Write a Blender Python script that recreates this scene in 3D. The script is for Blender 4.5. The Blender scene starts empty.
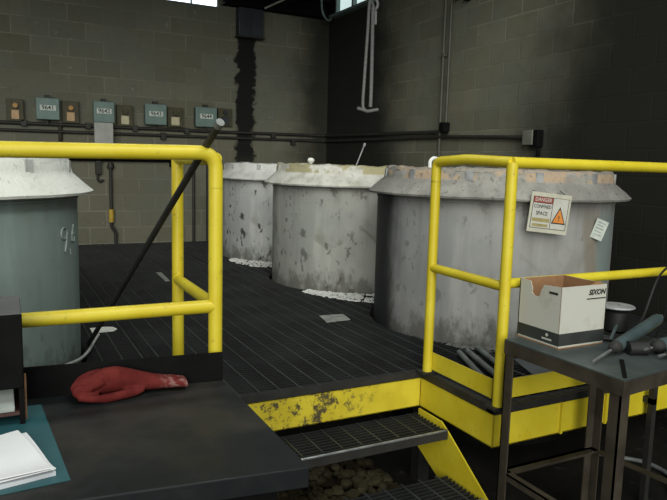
import bpy, bmesh, math, random
from mathutils import Vector, Matrix, Euler, noise as mnoise
random.seed(7)
C = bpy.context.scene.collection
PI = math.pi
P = 0.66                      # platform top above the shop floor; geometry below is written with platform top = 0

# ------------------------------------------------------------------ mesh helper
class MB:
    def __init__(s): s.v=[]; s.f=[]; s.m=[]; s.sm=[]
    def add(s, vs, fs, mi=0, smooth=False):
        o=len(s.v); s.v+= [tuple(v) for v in vs]
        for f in fs: s.f.append(tuple(i+o for i in f)); s.m.append(mi); s.sm.append(smooth)
        return s
    def box(s, a, b, mi=0):
        x0,y0,z0=a; x1,y1,z1=b
        return s.add([(x0,y0,z0),(x1,y0,z0),(x1,y1,z0),(x0,y1,z0),(x0,y0,z1),(x1,y0,z1),(x1,y1,z1),(x0,y1,z1)],
              [(3,2,1,0),(4,5,6,7),(0,1,5,4),(1,2,6,5),(2,3,7,6),(3,0,4,7)],mi)
    def prism(s, poly, axis, a, b, mi=0):
        # poly: 2D points; axis 'x' -> (y,z), 'y' -> (x,z), 'z' -> (x,y)
        def mk(p,t): return {'x':(t,p[0],p[1]),'y':(p[0],t,p[1]),'z':(p[0],p[1],t)}[axis]
        n=len(poly); vs=[mk(p,a) for p in poly]+[mk(p,b) for p in poly]
        fs=[tuple(range(n))[::-1],tuple(range(n,2*n))]+[(i,(i+1)%n,(i+1)%n+n,i+n) for i in range(n)]
        return s.add(vs,fs,mi)
    def tube(s, pts, r, n=12, mi=0, caps=True, smooth=True):
        pts=[Vector(p) for p in pts]; k=len(pts)
        rs=r if isinstance(r,(list,tuple)) else [r]*k
        vs=[]; up=None
        for i in range(k):
            t=(pts[min(i+1,k-1)]-pts[max(i-1,0)]).normalized()
            if up is None:
                up=Vector((0,0,1)) if abs(t.z)<.9 else Vector((1,0,0))
            a=(up-t*up.dot(t)).normalized(); b=t.cross(a); up=a
            for j in range(n):
                q=2*PI*j/n; vs.append(pts[i]+(a*math.cos(q)+b*math.sin(q))*rs[i])
        fs=[(i*n+j,i*n+(j+1)%n,(i+1)*n+(j+1)%n,(i+1)*n+j) for i in range(k-1) for j in range(n)]
        s.add(vs,fs,mi,smooth)
        if caps:
            o=len(s.v)-len(vs)
            s.f.append(tuple(o+j for j in range(n))[::-1]); s.m.append(mi); s.sm.append(False)
            s.f.append(tuple(o+(k-1)*n+j for j in range(n))); s.m.append(mi); s.sm.append(False)
        return s
    def lathe(s, prof, c=(0,0), n=64, mi=0, fn=None, smooth=True, closed=False):
        vs=[]
        for (r,z) in prof:
            for j in range(n):
                q=2*PI*j/n; v=Vector((c[0]+r*math.cos(q),c[1]+r*math.sin(q),z))
                if fn: v=fn(v,r,z,q)
                vs.append(v)
        k=len(prof); rng=range(k) if closed else range(k-1)
        fs=[(i*n+j,i*n+(j+1)%n,((i+1)%k)*n+(j+1)%n,((i+1)%k)*n+j) for i in rng for j in range(n)]
        return s.add(vs,fs,mi,smooth)
    def build(s, name, mats, parent=None, loc=None, bevel=0, seg=2):
        """vertices are in place coordinates; stored relative to the parent's (or own) base point"""
        off=ORG.get(parent,Vector((0,0,0))) if parent is not None else Vector(loc or (0,0,0))
        me=bpy.data.meshes.new(name)
        me.from_pydata([tuple(Vector(v)-off) for v in s.v],[],s.f); me.update()
        ms=mats if isinstance(mats,(list,tuple)) else [mats]
        for m in ms: me.materials.append(m)
        me.polygons.foreach_set('material_index',s.m); me.polygons.foreach_set('use_smooth',s.sm)
        bm=bmesh.new(); bm.from_mesh(me); bmesh.ops.recalc_face_normals(bm,faces=bm.faces); bm.to_mesh(me); bm.free()
        me.set_sharp_from_angle(angle=.75)
        o=bpy.data.objects.new(name,me); C.objects.link(o)
        if parent is not None: o.parent=parent; ORG[o]=off
        else: o.location=off; ORG[o]=off
        if bevel:
            b=o.modifiers.new('bevel','BEVEL'); b.width=bevel; b.segments=seg; b.limit_method='ANGLE'; b.angle_limit=.6
        return o
ORG={}
def tag(o,label,cat,group=None,kind=None):
    o['label']=label; o['category']=cat
    if group: o['group']=group
    if kind: o['kind']=kind
    return o
def thing(name,label,cat,loc=(0,0,0),group=None,rot=None):
    o=bpy.data.objects.new(name,None); C.objects.link(o); o.empty_display_size=.1
    o.location=loc
    if rot: o.rotation_euler=rot; ORG[o]=Vector((0,0,0))      # parts given in local coordinates
    else: ORG[o]=Vector(loc)
    return tag(o,label,cat,group)
def struct(name,mb,m,loc=(0,0,0),bevel=0):
    o=mb.build(name,m,None,loc,bevel); o['kind']='structure'; return o
def plabel(o,t): o['label']=t; return o
def fillet(pts,r,k=6):
    pts=[Vector(p) for p in pts]; out=[pts[0]]
    for i in range(1,len(pts)-1):
        a=(pts[i-1]-pts[i]).normalized(); b=(pts[i+1]-pts[i]).normalized()
        A=pts[i]+a*r; B=pts[i]+b*r
        for j in range(k+1):
            t=j/k; out.append((1-t)**2*A+2*t*(1-t)*pts[i]+t*t*B)
    return out+[pts[-1]]
def spline(pts,k=8):
    pts=[Vector(p) for p in pts]; out=[]
    for i in range(len(pts)-1):
        p0=pts[max(i-1,0)];p1=pts[i];p2=pts[i+1];p3=pts[min(i+2,len(pts)-1)]
        for j in range(k):
            t=j/k
            out.append(.5*((2*p1)+(-p0+p2)*t+(2*p0-5*p1+4*p2-p3)*t*t+(-p0+3*p1-3*p2+p3)*t**3))
    return out+[pts[-1]]
def text(name,s,size,mat,parent,loc,rot,shear=0,extr=.0006,sx=1,thick=0):
    cu=bpy.data.curves.new(name,'FONT'); cu.body=s; cu.size=size; cu.align_x='CENTER'; cu.align_y='CENTER'
    cu.shear=shear; cu.extrude=extr; cu.offset=thick; cu.resolution_u=3
    t=bpy.data.objects.new(name,cu); C.objects.link(t)
    bpy.context.view_layer.update()
    me=bpy.data.meshes.new_from_object(t.evaluated_get(bpy.context.evaluated_depsgraph_get()))
    bpy.data.objects.remove(t); bpy.data.curves.remove(cu)
    M=Matrix.Translation(Vector(loc)-ORG[parent])@(rot if isinstance(rot,Matrix) else Euler(rot).to_matrix().to_4x4())@Matrix.Diagonal((sx,1,1,1))
    me.transform(M); me.materials.clear(); me.materials.append(mat)
    o=bpy.data.objects.new(name,me); C.objects.link(o); o.parent=parent; ORG[o]=ORG[parent]
    return o

# ------------------------------------------------------------------ material helper
class NT:
    def __init__(s,name):
        s.m=bpy.data.materials.new(name); s.m.use_nodes=True; s.t=s.m.node_tree
        s.b=s.t.nodes['Principled BSDF']; s._c=None
    def n(s,ty,**k):
        x=s.t.nodes.new(ty)
        for a,b in k.items(): setattr(x,a,b)
        return x
    def set(s,sock,v):
        if isinstance(v,bpy.types.NodeSocket): s.t.links.new(v,sock)
        else:
            if sock.type=='RGBA' and len(v)==3: v=(*v,1)
            sock.default_value=v
    def co(s):
        if not s._c: s._c=s.n('ShaderNodeTexCoord').outputs['Object']
        return s._c
    def xyz(s):
        x=s.n('ShaderNodeSeparateXYZ'); s.set(x.inputs[0],s.co()); return x.outputs
    def math(s,op,a,b=0.0,c=None):
        x=s.n('ShaderNodeMath',operation=op); s.set(x.inputs[0],a); s.set(x.inputs[1],b)
        if c is not None: s.set(x.inputs[2],c)
        return x.outputs[0]
    def scale(s,v,sc):
        x=s.n('ShaderNodeMapping'); s.set(x.inputs['Vector'],v); x.inputs['Scale'].default_value=sc; return x.outputs[0]
    def noise(s,scale,detail=4,rough=.55,vec=None,stretch=None,dist=0):
        v=vec if vec is not None else s.co()
        if stretch: v=s.scale(v,stretch)
        x=s.n('ShaderNodeTexNoise'); s.set(x.inputs['Vector'],v)
        x.inputs['Scale'].default_value=scale; x.inputs['Detail'].default_value=detail; x.inputs['Roughness'].default_value=rough
        x.inputs['Distortion'].default_value=dist
        return x.outputs[0]
    def sstep(s,v,a,b,lo=0.0,hi=1.0):
        x=s.n('ShaderNodeMapRange',interpolation_type='SMOOTHSTEP'); s.set(x.inputs[0],v)
        if a>b: a,b,lo,hi=b,a,hi,lo
        x.inputs[1].default_value=a; x.inputs[2].default_value=b; x.inputs[3].default_value=lo; x.inputs[4].default_value=hi
        return x.outputs[0]
    def mix(s,f,a,b):
        x=s.n('ShaderNodeMix',data_type='RGBA'); s.set(x.inputs[0],f); s.set(x.inputs[6],a); s.set(x.inputs[7],b); return x.outputs[2]
    def bump(s,h,strength=.3,dist=.01):
        x=s.n('ShaderNodeBump'); s.set(x.inputs['Height'],h); x.inputs['Strength'].default_value=strength; x.inputs['Distance'].default_value=dist
        s.set(s.b.inputs['Normal'],x.outputs[0])
    def out(s,col,rough=.6,metal=0.0,spec=.5):
        s.set(s.b.inputs['Base Color'],col); s.set(s.b.inputs['Roughness'],rough); s.set(s.b.inputs['Metallic'],metal)
        s.b.inputs['Specular IOR Level'].default_value=spec
        return s.m

def simple(name,col,rough=.6,metal=0,var=.25,sc=12,bump=0,spec=.5):
    t=NT(name); n=t.noise(sc,4)
    c=t.mix(t.sstep(n,.3,.7),tuple(x*(1-var) for x in col),tuple(min(1,x*(1+var*.6)) for x in col))
    if bump: t.bump(t.noise(sc*6,3),bump,.003)
    return t.out(c,rough,metal,spec)

def yellow_paint():
    t=NT('yellow_paint')
    big=t.noise(5,5); fine=t.noise(38,5,.7)
    c=t.mix(t.sstep(big,.35,.7),(.58,.46,.018),(.66,.55,.036))
    c=t.mix(t.math('MULTIPLY',t.sstep(fine,.60,.72),.55),c,(.20,.15,.03))
    t.bump(t.noise(60,3),.15,.002)
    return t.out(c,.42)
def worn_yellow():
    t=NT('yellow_paint_scuffed')
    fine=t.noise(22,6,.7); mid=t.noise(6,4); x,y,z=t.xyz()
    c=t.mix(t.sstep(mid,.35,.7),(.52,.41,.018),(.62,.51,.03))
    mask=t.math('MULTIPLY',t.sstep(fine,.50,.62),t.sstep(t.math('ADD',t.math('ABSOLUTE',t.math('ADD',x,.12)),t.math('MULTIPLY',mid,.5)),.85,.45))
    c=t.mix(mask,c,(.07,.055,.025))
    return t.out(c,.55)
M={}
M['yellow']=yellow_paint(); M['scuff']=worn_yellow()
M['grate']=simple('dark_steel_grating',(.018,.020,.020),.55,.2,.4,4)
M['rod']=simple('worn_steel_rod',(.040,.046,.045),.55,.2,.35,3)
M['black']=simple('black_painted_steel',(.006,.006,.006),.7,0,.3,8,0,.06)
M['darksteel']=simple('dark_steel',(.020,.019,.017),.6,.1,.35,9)
M['brownsteel']=simple('brown_steel_angle',(.046,.038,.027),.7,.0,.35,9,0,.2)
M['steel']=simple('bare_steel',(.42,.44,.44),.4,.8,.2,20)
M['pipe']=simple('dark_conduit',(.028,.027,.023),.6,.2,.3,6)
M['white']=simple('white_painted',(.74,.76,.74),.6,0,.12,14)
M['rubber']=simple('black_rubber',(.010,.010,.010),.6,0,.3,12)

def block_wall(name,horiz,extra):
    t=NT(name); x,y,z=t.xyz(); h=x if horiz=='x' else y
    cv=t.n('ShaderNodeCombineXYZ'); t.set(cv.inputs[0],h); t.set(cv.inputs[1],z)
    br=t.n('ShaderNodeTexBrick'); t.set(br.inputs['Vector'],cv.outputs[0])
    br.inputs['Scale'].default_value=1; br.inputs['Brick Width'].default_value=.4; br.inputs['Row Height'].default_value=.203
    br.inputs['Mortar Size'].default_value=.008; br.inputs['Mortar Smooth'].default_value=.3
    br.inputs['Color1'].default_value=(.125,.122,.086,1); br.inputs['Color2'].default_value=(.165,.162,.12,1); br.inputs['Mortar'].default_value=(.215,.21,.165,1)
    fade=t.mix(t.math('MULTIPLY',br.outputs['Fac'],t.sstep(t.noise(1.1,5,.7),.42,.62)),br.outputs['Color'],(.150,.147,.107))
    bl=t.noise(1.6,5,.6); c=t.mix(t.math('MULTIPLY',t.sstep(bl,.38,.72),.75),fade,(.135,.142,.115))
    c=t.mix(t.math('MULTIPLY',t.sstep(t.noise(9,5,.7),.5,.75),.35),c,(.09,.084,.052))
    sp=t.sstep(t.noise(14,2,.5),.73,.77); c=t.mix(t.math('MULTIPLY',sp,.5),c,(.28,.28,.25))
    c=extra(t,c,x,y,z)
    t.bump(t.math('SUBTRACT',t.math('MULTIPLY',t.noise(70,3),.35),t.math('MULTIPLY',br.outputs['Fac'],.7)),.5,.008)
    return t.out(c,.85,0,.25)
def back_extra(t,c,x,y,z):
    n=t.noise(6,5,.7); n2=t.noise(2.2,4,.6)
    # tar streak below the scupper
    d=t.math('ABSOLUTE',t.math('SUBTRACT',x,t.math('ADD',2.98,t.math('MULTIPLY',z,.012))))
    st=t.sstep(t.math('ADD',d,t.math('MULTIPLY',t.math('SUBTRACT',n,.5),.34)),.145,.10)
    c=t.mix(t.math('MULTIPLY',st,t.sstep(z,.55,1.2)),c,(.010,.010,.009))
    # darker towards the corner, with an uneven edge
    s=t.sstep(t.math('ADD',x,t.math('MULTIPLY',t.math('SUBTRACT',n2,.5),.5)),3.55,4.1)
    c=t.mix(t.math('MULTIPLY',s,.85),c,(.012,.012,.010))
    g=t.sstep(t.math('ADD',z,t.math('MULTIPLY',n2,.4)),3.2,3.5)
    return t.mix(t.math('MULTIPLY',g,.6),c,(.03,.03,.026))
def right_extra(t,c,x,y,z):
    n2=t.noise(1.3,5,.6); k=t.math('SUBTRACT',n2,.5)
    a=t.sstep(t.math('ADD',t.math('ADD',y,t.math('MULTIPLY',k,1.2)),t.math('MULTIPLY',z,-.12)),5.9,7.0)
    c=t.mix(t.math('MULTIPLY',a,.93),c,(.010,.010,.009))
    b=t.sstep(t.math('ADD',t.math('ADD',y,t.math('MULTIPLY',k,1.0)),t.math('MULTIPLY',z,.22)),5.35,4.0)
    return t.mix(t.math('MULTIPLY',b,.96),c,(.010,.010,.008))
M['wall_back']=block_wall('block_wall_back','x',back_extra)
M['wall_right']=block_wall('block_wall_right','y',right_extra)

def tank_mat(name,base,alt,params,blot=.4,spk=.6):
    t=NT(name); x,y,zz=t.xyz(); z=t.math('SUBTRACT',zz,P)          # z above the platform
    u=t.noise(2.2,5,.6); v=t.noise(6,4,.6,stretch=(1,1,.10))
    c=t.mix(t.sstep(u,.38,.62),base,alt)
    c=t.mix(t.math('MULTIPLY',t.sstep(v,.54,.72),.35),c,tuple(q*.5 for q in base))
    c=t.mix(t.math('MULTIPLY',t.sstep(v,.46,.32),.4),c,tuple(min(1,q*1.35) for q in base))
    bl=t.sstep(t.noise(3.4,6,.65,dist=.6),.57,.68)
    c=t.mix(t.math('MULTIPLY',bl,blot),c,(.12,.105,.065))
    sp=t.math('MULTIPLY',t.sstep(t.noise(13,4,.6,stretch=(1,1,.7)),.58,.63),t.sstep(t.noise(2.6,2),.50,.58))
    c=t.mix(t.math('MULTIPLY',sp,spk),c,(.04,.036,.03))
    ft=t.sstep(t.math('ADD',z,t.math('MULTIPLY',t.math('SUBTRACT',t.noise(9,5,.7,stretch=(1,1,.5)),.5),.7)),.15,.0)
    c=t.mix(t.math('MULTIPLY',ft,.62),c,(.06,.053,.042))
    rim=t.sstep(t.math('ADD',z,t.math('MULTIPLY',t.math('SUBTRACT',v,.5),.5)),.74,.90)
    c=t.mix(t.math('MULTIPLY',rim,.35),c,(.13,.12,.10))
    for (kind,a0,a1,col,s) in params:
        ang=t.math('ARCTAN2',y,x) if kind!='flank_shade' else t.math('ARCTAN2',t.math('MULTIPLY',y,-1.0),t.math('MULTIPLY',x,-1.0))
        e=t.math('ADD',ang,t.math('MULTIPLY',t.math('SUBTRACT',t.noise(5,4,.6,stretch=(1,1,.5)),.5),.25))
        w=.16 if kind=='flank_shade' else .05  # wide soft edge for the painted flank shade
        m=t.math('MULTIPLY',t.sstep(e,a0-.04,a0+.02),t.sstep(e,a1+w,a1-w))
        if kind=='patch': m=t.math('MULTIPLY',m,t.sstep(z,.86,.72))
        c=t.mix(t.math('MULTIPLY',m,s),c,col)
    t.bump(t.noise(26,4),.12,.004)
    return t.out(c,.6,.0,.3)
def crust_mat(name,c1,c2,c3,thr=.55,crown=None):
    t=NT(name); a=t.noise(5,5,.65); b=t.noise(34,5,.7)
    c=t.mix(t.sstep(a,thr-.12,thr+.12),c1,c2)
    if crown:      # paler bricks show through on the upright crown only
        z=t.math('SUBTRACT',t.xyz()[2],P)
        c=t.mix(t.math('MULTIPLY',t.sstep(z,.965,.985),t.sstep(t.noise(4,3),.42,.50)),c,crown)
    c=t.mix(t.math('MULTIPLY',t.sstep(b,thr,thr+.12),.8),c,c3)
    t.bump(b,.6,.01)
    return t.out(c,.9,0,.2)

# ------------------------------------------------------------------ setting
XR=4.24; YB=8.45; TOP=3.35
fl=NT('stained_concrete_floor'); n1=fl.noise(1.5,6,.6); n2=fl.noise(9,6,.7)
fc=fl.mix(fl.sstep(n1,.4,.7),(.008,.0075,.006),(.020,.018,.014)); fc=fl.mix(fl.sstep(n2,.58,.7),fc,(.045,.042,.033))
fl.bump(n2,.4,.01); M['floor']=fl.out(fc,.8,0,.15)
struct('floor',MB().box((-5.5,-4,-P-.15),(XR+.2,YB+.2,-P)),M['floor'],(0,2,-P))
struct('wall_back',MB().box((-5.5,YB,-P),(1.93,YB+.2,TOP)).box((2.62,YB,-P),(XR+.2,YB+.2,TOP)).box((1.93,YB,-P),(2.62,YB+.2,3.03)).box((1.93,YB,3.2),(2.62,YB+.2,TOP)),M['wall_back'])
WY0,WY1,WZ0,WZ1=7.20,8.22,3.085,3.34
struct('wall_right',MB().box((XR,-1.5,-P),(XR+.2,WY0,TOP)).box((XR,WY1,-P),(XR+.2,YB,TOP)).box((XR,WY0,-P),(XR+.2,WY1,WZ0)),M['wall_right'])
M['deck']=simple('dark_roof_deck',(.03,.03,.028),.8,0,.3,3)
struct('ceiling',MB().box((-5.5,3.6,TOP),(XR+.2,YB+.2,TOP+.12)),M['deck'],(0,2,TOP))
def emit(name,col,s):
    t=NT(name); t.set(t.b.inputs['Emission Color'],col); t.b.inputs['Emission Strength'].default_value=s; return t.out(col,.2)
M['pane']=emit('daylight_pane',(.85,.9,1.0),2.2); M['pane2']=emit('dusty_daylight_pane',(.72,.9,.88),.75)
M['teal_metal']=simple('pale_teal_metal',(.16,.22,.21),.6,.1,.2,12)
M['rodpale']=simple('pale_brace',(.42,.42,.36),.6,.1,.2,20)
# high slot window in the back wall
w=MB().box((1.93,YB-.02,3.02),(2.62,YB+.05,3.034)).box((2.27,YB,3.034),(2.285,YB+.05,3.2)).box((1.93,YB,3.19),(2.62,YB+.05,3.2))
wo=struct('window_1',w,M['teal_metal'],(2.27,YB,3.02))
MB().box((1.93,YB+.06,3.034),(2.62,YB+.07,3.2)).build('window_pane',M['pane'],wo)
# high window in the right wall with pale frame and sill
w=MB().box((XR-.10,WY0-.05,WZ0-.03),(XR+.05,WY1+.05,WZ0)).box((XR-.03,WY0,WZ0),(XR+.03,WY0+.03,WZ1)).box((XR-.03,WY1-.03,WZ0),(XR+.03,WY1,WZ1)).box((XR-.03,7.72,WZ0),(XR+.03,7.76,WZ1)).box((XR-.03,WY0,WZ1),(XR+.03,WY1,WZ1+.01))
wo=struct('window_2',w,M['teal_metal'],(XR,7.7,WZ0))
MB().box((XR+.04,WY0,WZ0),(XR+.05,WY1,WZ1)).build('window_pane',M['pane2'],wo)
MB().tube(spline([(3.98,YB-.25,3.30),(4.0,YB-.25,3.12),(4.06,YB-.25,3.02),(4.14,YB-.22,3.02),(4.19,YB-.18,3.09)],6),.014,8).build('bent_pipe',M['teal_metal'],wo)
# steel lintel beam along the top of the back wall + roof joists
b=MB().box((2.66,YB-.16,3.06),(XR,YB-.01,3.075)).box((2.66,YB-.16,3.26),(XR,YB-.01,3.275)).box((2.66,YB-.09,3.075),(XR,YB-.08,3.26))
tag(b.build('steel_beam',M['black'],None,(3.4,YB-.08,3.06)),'black steel beam across the top of the back wall right of the bright slot','beam')
for k,(jx,lab) in enumerate(((2.78,'dark open roof joist above the tar streak on the back wall'),(3.55,'dark open roof joist left of the pale high window'))):
    jt=thing('roof_joist',lab,'joist',(jx,6.6,3.05))
    MB().box((jx-.04,5.2,3.13),(jx+.04,YB-.18,3.145)).box((jx-.04,5.2,TOP-.02),(jx+.04,YB-.18,TOP-.002)).build('chord',M['black'],jt)
    web=MB(); yy=5.3
    while yy<8.0:
        web.tube([(jx,yy,3.14),(jx,yy+.18,TOP-.015)],.010,6); web.tube([(jx,yy+.18,TOP-.015),(jx,yy+.36,3.14)],.010,6); yy+=.36
    web.build('web_rod',M['steel' if k==0 else 'darksteel'],jt)
tag(MB().tube([(3.20,YB-.1725,3.062),(3.58,YB-.1725,3.265)],.012,8).build('brace_rod',M['rodpale'],None,(3.2,YB-.1725,3.062)),'pale diagonal brace rod in front of the black beam right of the scupper box','brace')
# scupper / duct box on the wall
M['duct']=simple('blue_grey_sheet_metal',(.030,.036,.044),.5,.3,.3,5)
sc=thing('scupper_box','dark blue-grey sheet metal box high on the back wall above the tar streak','vent box',(3.04,YB,2.68))
MB().box((2.86,YB-.14,2.69),(3.20,YB-.0005,3.05)).build('housing',M['duct'],sc,bevel=.01)
MB().box((2.845,YB-.155,2.675),(3.215,YB-.002,2.69)).build('bottom_flange',M['pipe'],sc)
MB().box((3.02,YB-.148,2.70),(3.035,YB-.141,3.05)).build('seam',M['pipe'],sc)

# ------------------------------------------------------------------ platform
R_T=.79
T=[Vector((3.05,3.50)),Vector((2.985,5.265)),Vector((3.06,7.01)),Vector((-.42,3.66))]   # tank centres
XL,X1,X2,YF,YR=-2.2,.68,1.915,2.10,2.66       # left end, stair opening, front edge, recessed edge
plat=thing('grating_platform','raised steel platform with dark bar grating around the tanks','platform',(1.3,4,-P))
def cut(a,b,y,axis):
    """intervals of [a,b] along a bar outside tanks"""
    segs=[(a,b)]
    for c in T:
        d=(y-c.y) if axis=='x' else (y-c.x)
        r=R_T+.03
        if abs(d)>=r: continue
        h=math.sqrt(r*r-d*d); m=c.x if axis=='x' else c.y
        new=[]
        for (p,q) in segs:
            if m+h<=p or m-h>=q: new.append((p,q)); continue
            if m-h>p: new.append((p,m-h))
            if m+h<q: new.append((m+h,q))
        segs=new
    return segs
xs=[XL,-1.3,-.3,X1,X2,2.9,XR-.04]; ys=[None,4.1,6.2,YB-.03]
for i in range(len(xs)-1):
    for j in range(3):
        x0,x1=xs[i]+.004,xs[i+1]-.004
        y0=(YR if (xs[i]==X1) else YF+.01) if j==0 else ys[j]; y1=ys[j+1]
        g=MB(); y=y0+.006
        while y<y1-.01:
            for p,q in cut(x0,x1,y,'x'):
                if q-p>.02: g.box((p,y-.0025,-.032),(q,y+.0025,-.001))
            y+=.03
        x=x0+.05
        while x<x1:
            for p,q in cut(y0,y1-.005,x,'y'):
                if q-p>.02: g.box((x-.0045,p,-.010),(x+.0045,q,.0005),1)
            x+=.1
        for xx in (x0,x1):
            for p,q in cut(y0,y1-.005,xx,'y'):
                if q-p>.02: g.box((xx-.003,p,-.032),(xx+.003,q,0))
        g.build('grating_panel',[M['grate'],M['rod']],plat)
# edge channels (C sections) with flanges
def chan(axis,fix,a,b,out,zt=-.034,zb=-.192):
    """web at 'fix', flanges pointing to +out side"""
    m=MB(); w=.05*out
    for (z0,z1,e) in ((zb,zt,0),):
        if axis=='x': m.box((a,min(fix,fix+.008*out),z0),(b,max(fix,fix+.008*out),z1))
        else: m.box((min(fix,fix+.008*out),a,z0),(max(fix,fix+.008*out),b,z1))
    for z in (zb,zt-.009):
        if axis=='x': m.box((a,min(fix,fix+w),z),(b,max(fix,fix+w),z+.009))
        else: m.box((min(fix,fix+w),a,z),(max(fix,fix+w),b,z+.009))
    return m
plabel(chan('x',YR,X1,X2,1).build('riser_channel',M['scuff'],plat,bevel=.003),'scuffed yellow channel above the steps')
chan('x',YF,X2,XR-.03,1).build('edge_channel',M['yellow'],plat,bevel=.003)
chan('y',X2,YF,YR,1).build('edge_channel',M['yellow'],plat,bevel=.003)
chan('x',YF,XL,X1,1).build('edge_channel',M['yellow'],plat,bevel=.003)
chan('y',X1-.008,YF,YR,-1).build('edge_channel',M['yellow'],plat,bevel=.003)
# dark ledge angle between channel and toe board
MB().box((X2-.004,YF-.004,-.036),(XR-.03,YF+.045,-.002)).box((X2-.004,YF,-.036),(X2+.045,YR,-.002)).build('ledge_angle',M['darksteel'],plat)
MB().box((X1,YR-.006,-.034),(X2,YR+.03,-.002)).build('nosing',M['darksteel'],plat)
# toe boards
MB().box((X2+.03,YF+.06,.016),(X2+.036,YR-.04,.105)).build('toe_board',M['yellow'],plat)
MB().box((X2+.03,YF+.03,.016),(XR-.05,YF+.036,.105)).build('toe_board',M['yellow'],plat)
# stiffeners on the right channel and support columns
for sx_ in (2.32,2.62,3.2): MB().box((sx_,YF-.012,-.19),(sx_+.012,YF,-.036)).build('stiffener',M['yellow'],plat)
MB().box((2.905,YF-.06,-P),(2.935,YF-.03,-.02)).box((2.905,YF-.06,-.12),(2.935,YF,-.09)).build('support_column',M['darksteel'],plat)
for (cx,cy) in ((2.0,2.75),(3.9,YF+.1),(.55,YF+.12),(-1.9,YF+.12),(.55,5.5),(2.1,5.0),(4.0,5.0)):
    MB().box((cx-.035,cy-.035,-P),(cx+.035,cy+.035,-.036)).build('support_column',M['darksteel'],plat)
for yy in (4.1,6.2):
    for p,q in cut(XL,XR-.05,yy,'x'):
        if q-p>.05: MB().box((p,yy-.03,-.14),(q,yy+.03,-.034)).build('cross_beam',M['darksteel'],plat)

# ------------------------------------------------------------------ steps
st=thing('steel_stairs','short yellow stair with two dark grating treads up to the platform','stairs',(1.3,2.4,-P))
def tread(y0,y1,z):
    g=MB(); y=y0+.03
    while y<y1: g.box((X1+.02,y-.0025,z-.03),(X2-.02,y+.0025,z)); y+=.028
    x=X1+.06
    while x<X2-.03: g.box((x-.004,y0+.03,z-.012),(x+.004,y1,z+.001),1); x+=.1
    t=g.build('tread',[M['grate'],M['rod']],st)
    MB().tube([(X1+.015,y0+.008,z-.003),(X2-.012,y0+.008,z-.003)],.0065,10).box((X1+.015,y0,z-.045),(X2-.012,y0+.03,z-.006),1).build('nosing',[M['nose'],M['darksteel']],t)
M['nose']=simple('polished_nosing',(.42,.44,.45),.28,.8,.3,20)
tread(2.40,2.66,-.222); tread(2.12,2.40,-.442)
for (a,b) in ((X1+.003,X1+.011),(X2-.010,X2-.002)):
    MB().prism([(2.655,-.20),(2.46,-.20),(2.40,-.235),(2.07,-.455),(1.79,-.655),(2.14,-.655),(2.655,-.40)],'x',a,b).build('stringer',M['yellow'],st)

# ------------------------------------------------------------------ hand rails
def rail_thing(name,label,loc): return thing(name,label,'railing',loc)
rt=.0245
L=rail_thing('guard_rail','yellow pipe guard rail behind the black bench, left of the steps',(.664,2.16,0))
gx,gy,gb=.664,2.16,2.69
tr=MB().tube(fillet([(-2.1,gy,1.025),(gx,gy,1.07),(gx,gy,.95)],.06,8),rt,16)
tr.build('top_rail',M['yellow'],L)
MB().tube([(gx,gy,0),(gx,gy,.952)],rt,16).box((gx-.05,gy-.045,-.001),(gx+.05,gy+.05,.008)).build('post',M['yellow'],L)
MB().tube([(gx,gb,0),(gx,gb,1.05)],rt,16).box((gx-.05,gb-.05,-.001),(gx+.05,gb+.05,.008)).build('post',M['yellow'],L)
for px_ in (-1.45,-2.1): MB().tube([(px_,gy,0),(px_,gy,1.06)],rt,16).build('post',M['yellow'],L)
MB().tube([(gx,gy,1.07-.02),(gx,gb,1.05),(gx,gb+.005,1.05)],rt*.9,16).build('return_rail',M['yellow'],L)
MB().tube([(gx,gy,.54),(gx,gb,.545)],rt*.9,16).build('return_rail',M['yellow'],L)
MB().tube([(-2.1,gy,.545),(gx,gy,.54)],rt*.95,16).build('mid_rail',M['yellow'],L)
Rr=rail_thing('guard_rail','yellow pipe guard rail right of the steps, in front of the brown-collared tank',(1.93,2.1,0))
hx,hy,hb=1.922,2.088,2.618
MB().tube(fillet([(hx,hb,.97),(hx,hb,1.07),(hx,hy+.3,1.082),(hx,hy,1.07)],.035,6),rt,16).build('return_rail',M['yellow'],Rr)
MB().tube([(hx-.005,hy,1.07),(XR-.12,hy,1.07)],rt,16).build('top_rail',M['yellow'],Rr)
MB().tube([(hx,hy,.555),(XR-.12,hy,.555)],rt*.9,16).build('mid_rail',M['yellow'],Rr)
MB().tube([(hx,hb,.545),(hx,hy,.54)],rt*.9,16).build('return_rail',M['yellow'],Rr)
for (a,b,z) in ((hx,hy,1.07),(hx,hb,.98),(XR-.12,hy,1.07)):
    MB().tube([(a,b,0),(a,b,z)],rt,16).build('post',M['yellow'],Rr)
for (a,b) in ((hx,hy),(hx,hb)):
    MB().box((a-.045,b-.03,-.001),(a+.04,b+.04,.010)).build('base_plate',M['darksteel'],Rr)

# ------------------------------------------------------------------ tanks
M['tank_a']=tank_mat('tank_steel_shaded_flank',(.315,.315,.30),(.26,.265,.26),[
    ('flank_shade',-1.1,.03,(.016,.018,.020),.97),('patch',-1.50,-1.34,(.23,.205,.16),.8),('patch',-1.33,-1.02,(.20,.255,.245),.85)],.22,.35)  # first entry paints the left flank's shade into the colour; patches are stains
M['tank_b']=tank_mat('tank_steel_blotched',(.34,.345,.31),(.275,.285,.265),[],.5)
M['tank_c']=tank_mat('tank_steel_pale',(.46,.47,.45),(.37,.385,.375),[],.35,.9)
M['tank_d']=tank_mat('tank_steel_green_grey',(.20,.255,.24),(.17,.22,.205),[],.15,.3)
M['cr_white']=crust_mat('white_dross',(.74,.76,.70),(.66,.68,.62),(.40,.41,.37),.59)
M['cr_brown']=crust_mat('brown_dross',(.30,.28,.245),(.42,.33,.24),(.15,.14,.12),.55)
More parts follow.
